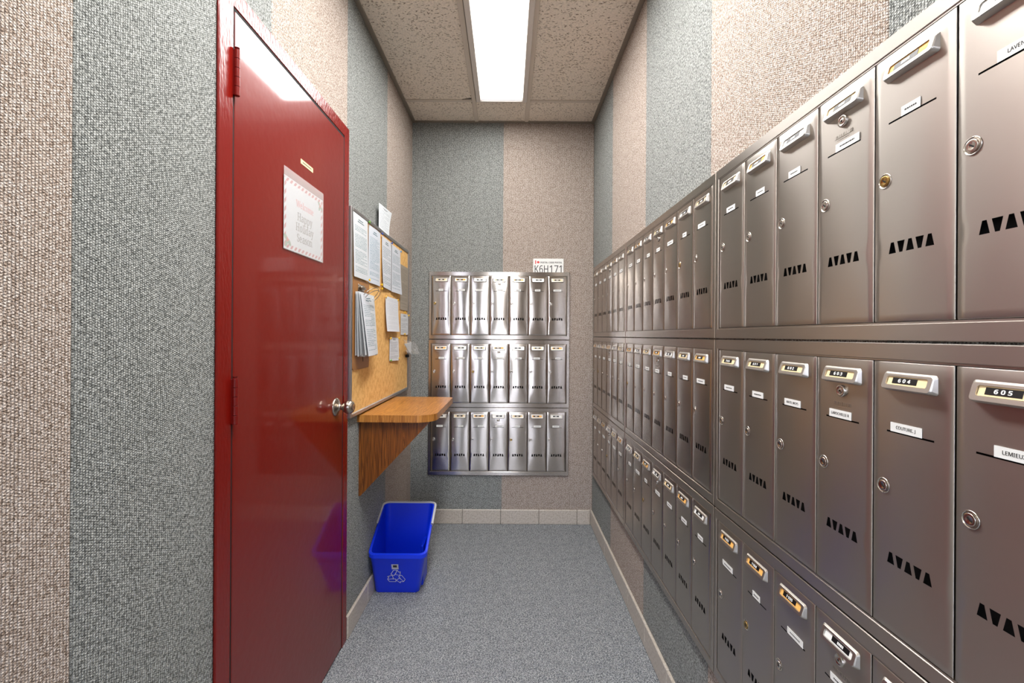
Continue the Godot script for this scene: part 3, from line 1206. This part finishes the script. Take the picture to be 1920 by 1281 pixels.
func build_plate() -> void:
	var t := root_at("postal_code_plate", Transform3D(Basis(Vector3.RIGHT, 0.0), Vector3(0.2685, 1.632, -ZB + 0.003)))
	tag(t, "white postal code plate reading K6H 171, tucked behind the top mailbox bank", "plate")
	var b := MB.new()
	var o := PackedVector2Array()
	for p in rounded(0.200, 0.118, 0.006):
		o.append(p + Vector2(0, 0.0585))
	b.prism(o, 0.0, 0.0012)
	put("sheet", mesh_of([b, M.white]), t)
	var k := MB.new()
	write(k, "POSTAL CODE POSTAL", font_bold, 0.0115, Vector3(0.019, 0.0915, 0.0014), 0.86)
	write(k, "K6H", font_sans, 0.048, Vector3(-0.045, 0.046, 0.0014), 0.82)
	write(k, "171", font_sans, 0.048, Vector3(0.052, 0.046, 0.0014), 0.86)
	for x in [-0.093, 0.092]:
		k.box(Vector3(x - 0.001, 0.063, 0.0012), Vector3(x + 0.001, 0.067, 0.0016))
	put("lettering", mesh_of([k, M.ink]), t)
	var f := MB.new()
	f.box(Vector3(-0.0875, 0.082, 0.0012), Vector3(-0.0815, 0.105, 0.0016))
	var leaf := PackedVector2Array()
	for q in [[0, 1.0], [0.2, 0.62], [0.46, 0.74], [0.38, 0.3], [0.66, 0.5], [0.74, 0.3], [1.0, 0.3], [0.86, 0.02], [0.96, -0.1], [0.48, -0.5], [0.54, -0.7], [0.07, -0.62], [0.07, -1.0]]:
		leaf.append(Vector2(q[0], q[1]) * 0.0095 + Vector2(-0.067, 0.0935))
	for i in range(leaf.size() - 1, 0, -1):
		leaf.append(Vector2(-0.134 - leaf[i].x, leaf[i].y))
	f.prism(leaf, 0.0012, 0.0016)
	put("flag_mark", mesh_of([f, M.flagred]), t)


# ------------------------------------------------------------------ notice board
func sheet_mesh(w: float, h: float, m: Material, curl: Callable) -> ArrayMesh:
	var rows := []
	var back := []
	var uvs := []
	for i in 9:
		var a := []
		var b := []
		var u := []
		for j in 7:
			var s := j / 6.0
			var tt := i / 8.0
			var z: float = curl.call(s, tt)
			a.append(Vector3((s - 0.5) * w, (0.5 - tt) * h, z + 0.0006))
			b.append(Vector3((s - 0.5) * w, (0.5 - tt) * h, z + 0.0002))
			u.append(Vector2(s, tt))
		rows.append(a)
		back.append(b)
		uvs.append(u)
	var f := MB.new()
	f.grid(rows, false, uvs)
	var g := MB.new()
	g.grid(back, false)
	return mesh_of([f, m, g, M.paper])


func notice(called: String, label: String, s0: float, s1: float, y0: float, y1: float, m: Material, curl: Callable, group := "", d := 0.0125, tilt := 0.0) -> MeshInstance3D:
	var o := put(called, sheet_mesh(s1 - s0, y1 - y0, m, curl))
	o.transform = left_xf((s0 + s1) / 2, (y0 + y1) / 2, d) * Transform3D(Basis(Vector3.BACK, tilt), Vector3.ZERO)
	tag(o, label, "notice", group)
	return o


func build_board() -> void:
	var S0 := 1.864
	var S1 := 2.880
	var Y0 := 0.898
	var Y1 := 1.768
	var t := root_at("notice_board", left_xf())
	tag(t, "cork notice board in an aluminium frame beside the red door", "notice board")
	var b := MB.new()
	b.box(Vector3(S0 + 0.006, Y0 + 0.006, 0.0), Vector3(S1 - 0.006, Y1 - 0.006, 0.011))
	put("cork", mesh_of([b, M.cork]), t)
	for e in [[S0, Y0, S0 + 0.018, Y1], [S1 - 0.018, Y0, S1, Y1], [S0 + 0.018, Y1 - 0.018, S1 - 0.018, Y1], [S0 + 0.018, Y0, S1 - 0.018, Y0 + 0.018]]:
		var fb := MB.new()
		fb.box(Vector3(e[0], e[1], 0), Vector3(e[2], e[3], 0.0165), 0.003)
		put("frame_rail", mesh_of([fb, M.alu]), t)
	var row := "typed sheets in the top row of the notice board"
	notice("notice_sheet", "typed white sheet pinned nearest the red door, first of the board's top row", 1.884, 2.070, 1.482, 1.750, M.page1, func(s, v): return 0.002 + 0.008 * sin(PI * s) * (1.0 - v) * v + 0.006 * v, row)
	notice("notice_sheet", "closely typed white sheet, second in the board's top row from the door", 2.086, 2.266, 1.480, 1.743, M.page2, func(s, v): return 0.002 + 0.003 * sin(PI * s), row)
	notice("notice_sheet", "white sheet with short bold lines, third in the board's top row", 2.292, 2.474, 1.479, 1.737, M.page3, func(s, v): return 0.002 + 0.010 * v * v * (1.0 - s), row, 0.0125, -0.02)
	notice("notice_sheet", "white sheet with curled lower edge, last in the board's top row", 2.468, 2.650, 1.473, 1.729, M.page4, func(s, v): return 0.004 + 0.012 * v * v * s, row, 0.0135, -0.01)
	notice("notice_card", "white card standing on the board's upper edge against the wall carpet", 2.234, 2.417, 1.764, 1.884, page(8, Color(0.85, 0.87, 0.88), Color(0.40, 0.42, 0.46), true, 0.5), func(s, v): return 0.004 + 0.014 * (1.0 - v) * (1.0 - v) * s, "", 0.012, -0.02)
	notice("notice_sheet", "greyish tall sheet at the corner end of the notice board", 2.668, 2.858, 1.389, 1.655, M.grid, func(s, v): return 0.001 + 0.001 * s)
	notice("notice_slip", "small white typed slip below the greyish sheet at the corner end", 2.684, 2.862, 1.242, 1.367, page(9, Color(0.82, 0.83, 0.84), Color(0.36, 0.38, 0.42), true, 0.7), func(s, v): return 0.001 + 0.002 * s)
	notice("folded_notice", "blank folded pale sheet with creases right of the paper bundle", 2.350, 2.592, 1.259, 1.440, page(10, Color(0.84, 0.85, 0.87), Color(0.72, 0.73, 0.76), false, 0.6), func(s, v): return 0.006 + 0.010 * absf(sin(s * 7.0)) * 0.4 + 0.010 * v * v)
	notice("notice_slip", "narrow white typed slip, lowest sheet on the notice board", 2.446, 2.629, 1.098, 1.226, page(11, Color(0.84, 0.85, 0.87), Color(0.36, 0.38, 0.42), true, 0.8), func(s, v): return 0.002 + 0.006 * v * s, "", 0.0125, -0.03)
	# pins
	var cols := {"yellow": Color(0.93, 0.74, 0.06), "green": Color(0.42, 0.66, 0.24), "blue": Color(0.12, 0.28, 0.62), "sky blue": Color(0.25, 0.56, 0.78)}
	var pins := [[2.078, 1.752, "green", "at the top between the first and second typed sheets"], [2.279, 1.743, "blue", "at the top between the second and third typed sheets"],
		[2.462, 1.734, "blue", "at the top between the third and last typed sheets"], [2.652, 1.723, "sky blue", "at the top outer corner of the last typed sheet"],
		[2.082, 1.490, "yellow", "at the foot between the first and second typed sheets"], [2.279, 1.490, "yellow", "at the foot between the second and third typed sheets"],
		[2.283, 1.470, "yellow", "alone on the cork just under the third typed sheet"], [2.356, 1.437, "yellow", "on the top near corner of the folded pale sheet"], [2.588, 1.437, "yellow", "on the top far corner of the folded pale sheet"],
		[2.470, 1.264, "yellow", "on the foot of the folded pale sheet"], [2.446, 1.222, "yellow", "on the top near corner of the lowest slip"], [2.626, 1.222, "yellow", "on the top far corner of the lowest slip"],
		[2.622, 1.106, "yellow", "on the foot of the lowest slip"], [2.455, 1.104, "green", "on the foot of the lowest slip"], [2.760, 1.376, "yellow", "at the foot of the greyish tall sheet"],
		[2.858, 1.362, "yellow", "on the far corner of the slip under the greyish sheet"], [2.760, 1.246, "yellow", "on the foot of the slip under the greyish sheet"]]
	var pm := {}
	for p in pins:
		if not pm.has(p[2]):
			var pb := MB.new()
			pb.lathe([Vector2(0.0022, -0.006), Vector2(0.0026, 0.001), Vector2(0.0062, 0.002), Vector2(0.0070, 0.0032), Vector2(0.0060, 0.0045), Vector2(0.0, 0.0050)], 14)
			pm[p[2]] = mesh_of([pb, mat(cols[p[2]], 0.35)])
		var o := put("push_pin", pm[p[2]])
		o.transform = left_xf(p[0], p[1], 0.0195)
		tag(o, "%s push pin %s" % [p[2], p[3]], "push pin", "push pins on the notice board")
	# clipboard with a ring-bound bundle of sheets
	var cb := root_at("clipboard", left_xf(1.995, 1.285, 0.0115))
	tag(cb, "brown hardboard clipboard hanging on the cork under the first typed sheet", "clipboard")
	var o2 := PackedVector2Array()
	for p in rounded(0.208, 0.384, 0.012):
		o2.append(p)
	b = MB.new()
	b.prism(o2, 0.0, 0.0035)
	var slot := MB.new()
	slot.box(Vector3(0.018, -0.162, 0.0032), Vector3(0.025, -0.142, 0.0038))
	put("backboard", mesh_of([b, M.hard, slot, M.black]), cb)
	b = MB.new()
	b.box(Vector3(-0.05, 0.145, 0.0035), Vector3(0.03, 0.172, 0.0065), 0.001)
	b.box(Vector3(-0.04, 0.150, 0.0065), Vector3(0.01, 0.162, 0.0185), 0.003)
	b.tube([Vector3(-0.046, 0.156, 0.014), Vector3(-0.016, 0.158, 0.022), Vector3(0.022, 0.156, 0.014)], 0.0035)
	put("clip", mesh_of([b, M.nickel]), cb)
	var bun := root_at("paper_bundle", left_xf(2.020, 1.29, 0.015))
	tag(bun, "thick bundle of curling typed sheets on wire rings hung over the clipboard", "paper bundle")
	for k in 8:
		var f := k / 7.0
		var sh := sheet_mesh(0.205 + 0.010 * sin(k * 2.3), 0.268, M.page1 if k < 7 else M.page4, func(s, v): return (0.004 + 0.046 * f * (0.25 + 0.75 * v)) * (1.0 - 0.35 * s * f) + 0.004 * sin(3.0 * s + k))
		var so := put("sheet", sh, bun, Vector3(0.001 * k - 0.012 + 0.012 * f, -0.002 - 0.003 * (k % 3), 0))
		so.rotation.z = 0.012 * sin(k * 1.9)
	for y in [0.0, 0.022]:
		var path := []
		for i in 15:
			var a := PI * (1.15 - 1.35 * i / 14.0)
			path.append(Vector3(0.012 + 0.072 * cos(a) + y, 0.128 - 0.4 * y + 0.030 * sin(a), 0.026 + 0.030 * sin(a)))
		var rb := MB.new()
		rb.tube(path, 0.0016, 6)
		put("ring", mesh_of([rb, M.nickel]), bun)
	# crumpled pouch at the far end
	var bag := root_at("plastic_pouch", left_xf(2.78, 1.165, 0.0125))
	tag(bag, "crumpled clear pouch with a folded white note at the corner end of the board", "pouch")
	var rows := []
	for i in 7:
		var row2 := []
		for j in 7:
			var s := j / 6.0 - 0.5
			var v := 0.5 - i / 6.0
			row2.append(Vector3(s * 0.20, v * 0.075 - s * 0.02, 0.020 + 0.030 * (s + 0.5) + 0.006 * sin(i * 2.1 + j * 1.7) + 0.02 * (0.5 - v)))
		rows.append(row2)
	b = MB.new()
	b.grid(rows)
	put("film", mesh_of([b, M.film]), bag)
	b = MB.new()
	b.prism(PackedVector2Array([Vector2(-0.085, 0.022), Vector2(0.085, 0.030), Vector2(0.082, -0.045), Vector2(0.03, -0.03)]), 0.020, 0.024)
	put("folded_note", mesh_of([b, M.paper]), bag)
	b = MB.new()
	b.box(Vector3(0.03, -0.062, 0.0), Vector3(0.060, -0.044, 0.018), 0.003)
	put("clip", mesh_of([b, M.black]), bag)


# ------------------------------------------------------------------ shelf
func build_shelf() -> void:
	var t := root_at("wall_shelf", left_xf())
	tag(t, "teak-grain laminate shelf with one tapered bracket under the notice board", "shelf")
	# top: x = along the wall 1.988..2.590, out to d = 0.343
	var y0 := 0.861
	var y1 := 0.892
	var pts := []
	var far := 0.338
	pts.append(Vector2(1.990, 0.0))
	for i in 9:
		var a := PI / 2 * i / 8.0
		pts.append(Vector2(1.990 + 0.085 * (1.0 - sin(PI / 2 - a) ), far - 0.085 + 0.085 * sin(a)))
	for i in 9:
		var a := PI / 2 * i / 8.0
		pts.append(Vector2(2.590 - 0.03 + 0.03 * sin(a), far - 0.03 + 0.03 * cos(a)))
	pts.append(Vector2(2.590, 0.0))
	var b := MB.new()
	var top := []
	var tuv := []
	var low := []
	for p in pts:
		top.append(Vector3(p.x, y1, p.y))
		low.append(Vector3(p.x, y0, p.y))
		tuv.append(Vector2(p.y, p.x))
	b.poly(top, Vector3.UP, tuv)
	b.poly(low, Vector3.DOWN, tuv)
	var run := 0.0
	for i in pts.size():
		var p: Vector2 = pts[i]
		var q: Vector2 = pts[(i + 1) % pts.size()]
		var o := Vector3(q.y - p.y, 0, p.x - q.x) * -1.0
		var l := p.distance_to(q)
		b.poly([Vector3(p.x, y0, p.y), Vector3(q.x, y0, q.y), Vector3(q.x, y1, q.y), Vector3(p.x, y1, p.y)], o, [Vector2(run, y0), Vector2(run + l, y0), Vector2(run + l, y1), Vector2(run, y1)])
		run += l
	put("shelf_top", mesh_of([b, M.wood]), t)
	b = MB.new()
	var br := [Vector2(0.0, y0), Vector2(0.308, y0), Vector2(0.308, y0 - 0.006), Vector2(0.008, 0.532), Vector2(0.0, 0.532)]
	for s in [2.014, 2.034]:
		var f := []
		var u := []
		for p in br:
			f.append(Vector3(s, p.y, p.x))
			u.append(p)
		b.poly(f, Vector3.LEFT if s < 2.02 else Vector3.RIGHT, u)
	for i in br.size():
		var p: Vector2 = br[i]
		var q: Vector2 = br[(i + 1) % br.size()]
		var m := (p + q) / 2 - Vector2(0.10, 0.75)
		b.poly([Vector3(2.014, p.y, p.x), Vector3(2.034, p.y, p.x), Vector3(2.034, q.y, q.x), Vector3(2.014, q.y, q.x)], Vector3(0, m.y, m.x))
	put("bracket", mesh_of([b, M.shaded_wood]), t)


# ------------------------------------------------------------------ recycling bin
func ring_pts(x0: float, x1: float, z0: float, z1: float, r: float) -> Array:     # starts at near right corner, goes round
	var o := []
	for p in rounded(x1 - x0, z1 - z0, r, 5):
		o.append(Vector2((x0 + x1) / 2 + p.x, (z0 + z1) / 2 + p.y))
	return o


func build_bin() -> void:
	# local: x right, z towards the camera, origin on the floor under the middle
	var ox := -0.515
	var oz := -2.30
	var t := root_at("recycling_bin", Transform3D(Basis(), Vector3(ox, 0, oz)))
	tag(t, "blue plastic recycling bin with low front and white arrows on the carpet", "recycling bin")
	var N := 12
	var rise := func(z: float) -> float:          # rim height by local z: low at the front (+0.18), high at the back (-0.12)
		var f := clampf((0.180 - z) / 0.30, 0.0, 1.0)
		return 0.226 + 0.129 * smoothstep(0.04, 1.0, pow(f, 0.9)) 
	var bot := ring_pts(-0.116, 0.096, -0.098, 0.094, 0.022)
	var top := ring_pts(-0.122, 0.138, -0.120, 0.172, 0.030)
	var lip := ring_pts(-0.128, 0.146, -0.122, 0.182, 0.034)
	var inn := ring_pts(-0.118, 0.134, -0.116, 0.168, 0.028)
	var inb := ring_pts(-0.112, 0.092, -0.094, 0.090, 0.020)
	var rows := []
	for k in N + 1:
		var f := k / float(N)
		var row := []
		for i in bot.size():
			var q: Vector2 = bot[i].lerp(top[i], f)
			var hgt: float = rise.call(top[i].y) - 0.022
			row.append(Vector3(q.x, 0.0015 + hgt * f, q.y))
		rows.append(row)
	var b := MB.new()
	b.grid(rows, true)
	var low := []
	for q in bot:
		low.append(Vector3(q.x, 0.0015, q.y))
	b.poly(low, Vector3.DOWN)
	# rim: turned-out lip
	var loops := []
	for e in [[top, -0.022], [lip, -0.020], [lip, -0.003], [top, 0.0], [inn, -0.001]]:
		var row := []
		for i in top.size():
			row.append(Vector3(e[0][i].x, rise.call(top[i].y) + e[1], e[0][i].y))
		loops.append(row)
	for k in loops.size() - 1:
		b.grid([loops[k], loops[k + 1]], true)
	rows = []
	for k in N + 1:
		var f := k / float(N)
		var row := []
		for i in inb.size():
			var q: Vector2 = inn[i].lerp(inb[i], f)
			row.append(Vector3(q.x, lerpf(rise.call(top[i].y) - 0.001, 0.006, f), q.y))
		rows.append(row)
	b.grid(rows, true)
	var fl := []
	for q in inb:
		fl.append(Vector3(q.x, 0.006, q.y))
	b.poly(fl, Vector3.UP)
	# corner foot and side rib
	b.box(Vector3(0.094, 0.0, -0.085), Vector3(0.106, 0.20, 0.035), 0.006)
	put("tub", mesh_of([b, M.blue]), t)
	# pale edge on the high part of the rim
	b = MB.new()
	var path := []
	for i in top.size():
		if lip[i].y < 0.0:
			path.append(i)
	var side := [Vector3(0.147, rise.call(0.02) + 0.0, 0.02)]
	var back := []
	for i in range(0, lip.size()):
		if lip[i].y < -0.05:
			back.append(lip[i])
	back.sort_custom(func(a, c): return atan2(a.y, a.x - 0.009) > atan2(c.y, c.x - 0.009))
	for q in back:
		side.append(Vector3(q.x, rise.call(clampf(q.y, -0.12, 0.18)) + 0.0005, q.y))
	side.append(Vector3(-0.129, rise.call(0.02), 0.02))
	b.tube(side, 0.0065, 8)
	put("rim_edge", mesh_of([b, M.rim]), t)
	# front face frame for the print
	var f0 := Vector3(-0.01, 0.0015, 0.094)
	var f1 := Vector3(0.008, 0.2055, 0.172)
	var up := (Vector3(0, f1.y, f1.z) - Vector3(0, f0.y, f0.z)).normalized()
	var nrm := Vector3.RIGHT.cross(up).normalized()
	var face := Transform3D(Basis(Vector3.RIGHT, up, nrm), Vector3(-0.004, 0.0, 0.0935) + up * 0.102 + nrm * 0.0012)
	var st := MB.new()
	var u1 := Vector2(0.5, 0.866)
	var n1 := Vector2(-0.866, 0.5)
	var u2 := Vector2(0.5, -0.866)
	var n2 := Vector2(0.866, 0.5)
	var arrow := [n1 * 0.24 + u1 * 0.06, n1 * 0.58 + u1 * 0.06, Vector2(-0.17, 0.87), Vector2(0.17, 0.87), n2 * 0.58 - u2 * 0.36, n2 * 0.74 - u2 * 0.36,
		n2 * 0.41 + u2 * 0.02, n2 * 0.08 - u2 * 0.36, n2 * 0.24 - u2 * 0.36, Vector2(0, 0.48)]
	for k in 3:
		var ang := TAU / 3 * k
		var segs := []
		for i in arrow.size():
			segs.append([arrow[i], arrow[(i + 1) % arrow.size()]])
		segs.append([Vector2(0, 0.48), Vector2(0.17, 0.87)])
		for sg in segs:
			var p: Vector2 = sg[0].rotated(ang) * 0.050
			var q: Vector2 = sg[1].rotated(ang) * 0.050
			var w := (q - p).normalized().orthogonal() * 0.0012
			st.poly([Vector3(p.x - w.x, p.y - w.y, 0.0005), Vector3(p.x + w.x, p.y + w.y, 0.0005), Vector3(q.x + w.x, q.y + w.y, 0.0005), Vector3(q.x - w.x, q.y - w.y, 0.0005)], Vector3.BACK)
	put("arrow_print", mesh_of([st.moved(face), M.white]), t)
	var lb := MB.new()
	lb.box(Vector3(-0.016, 0.049, 0), Vector3(0.016, 0.079, 0.001))
	var lk := MB.new()
	lk.box(Vector3(-0.009, 0.061, 0.001), Vector3(0.009, 0.074, 0.0013))
	put("sticker", mesh_of([lb.moved(face), M.rim, lk.moved(face), M.ink]), t)
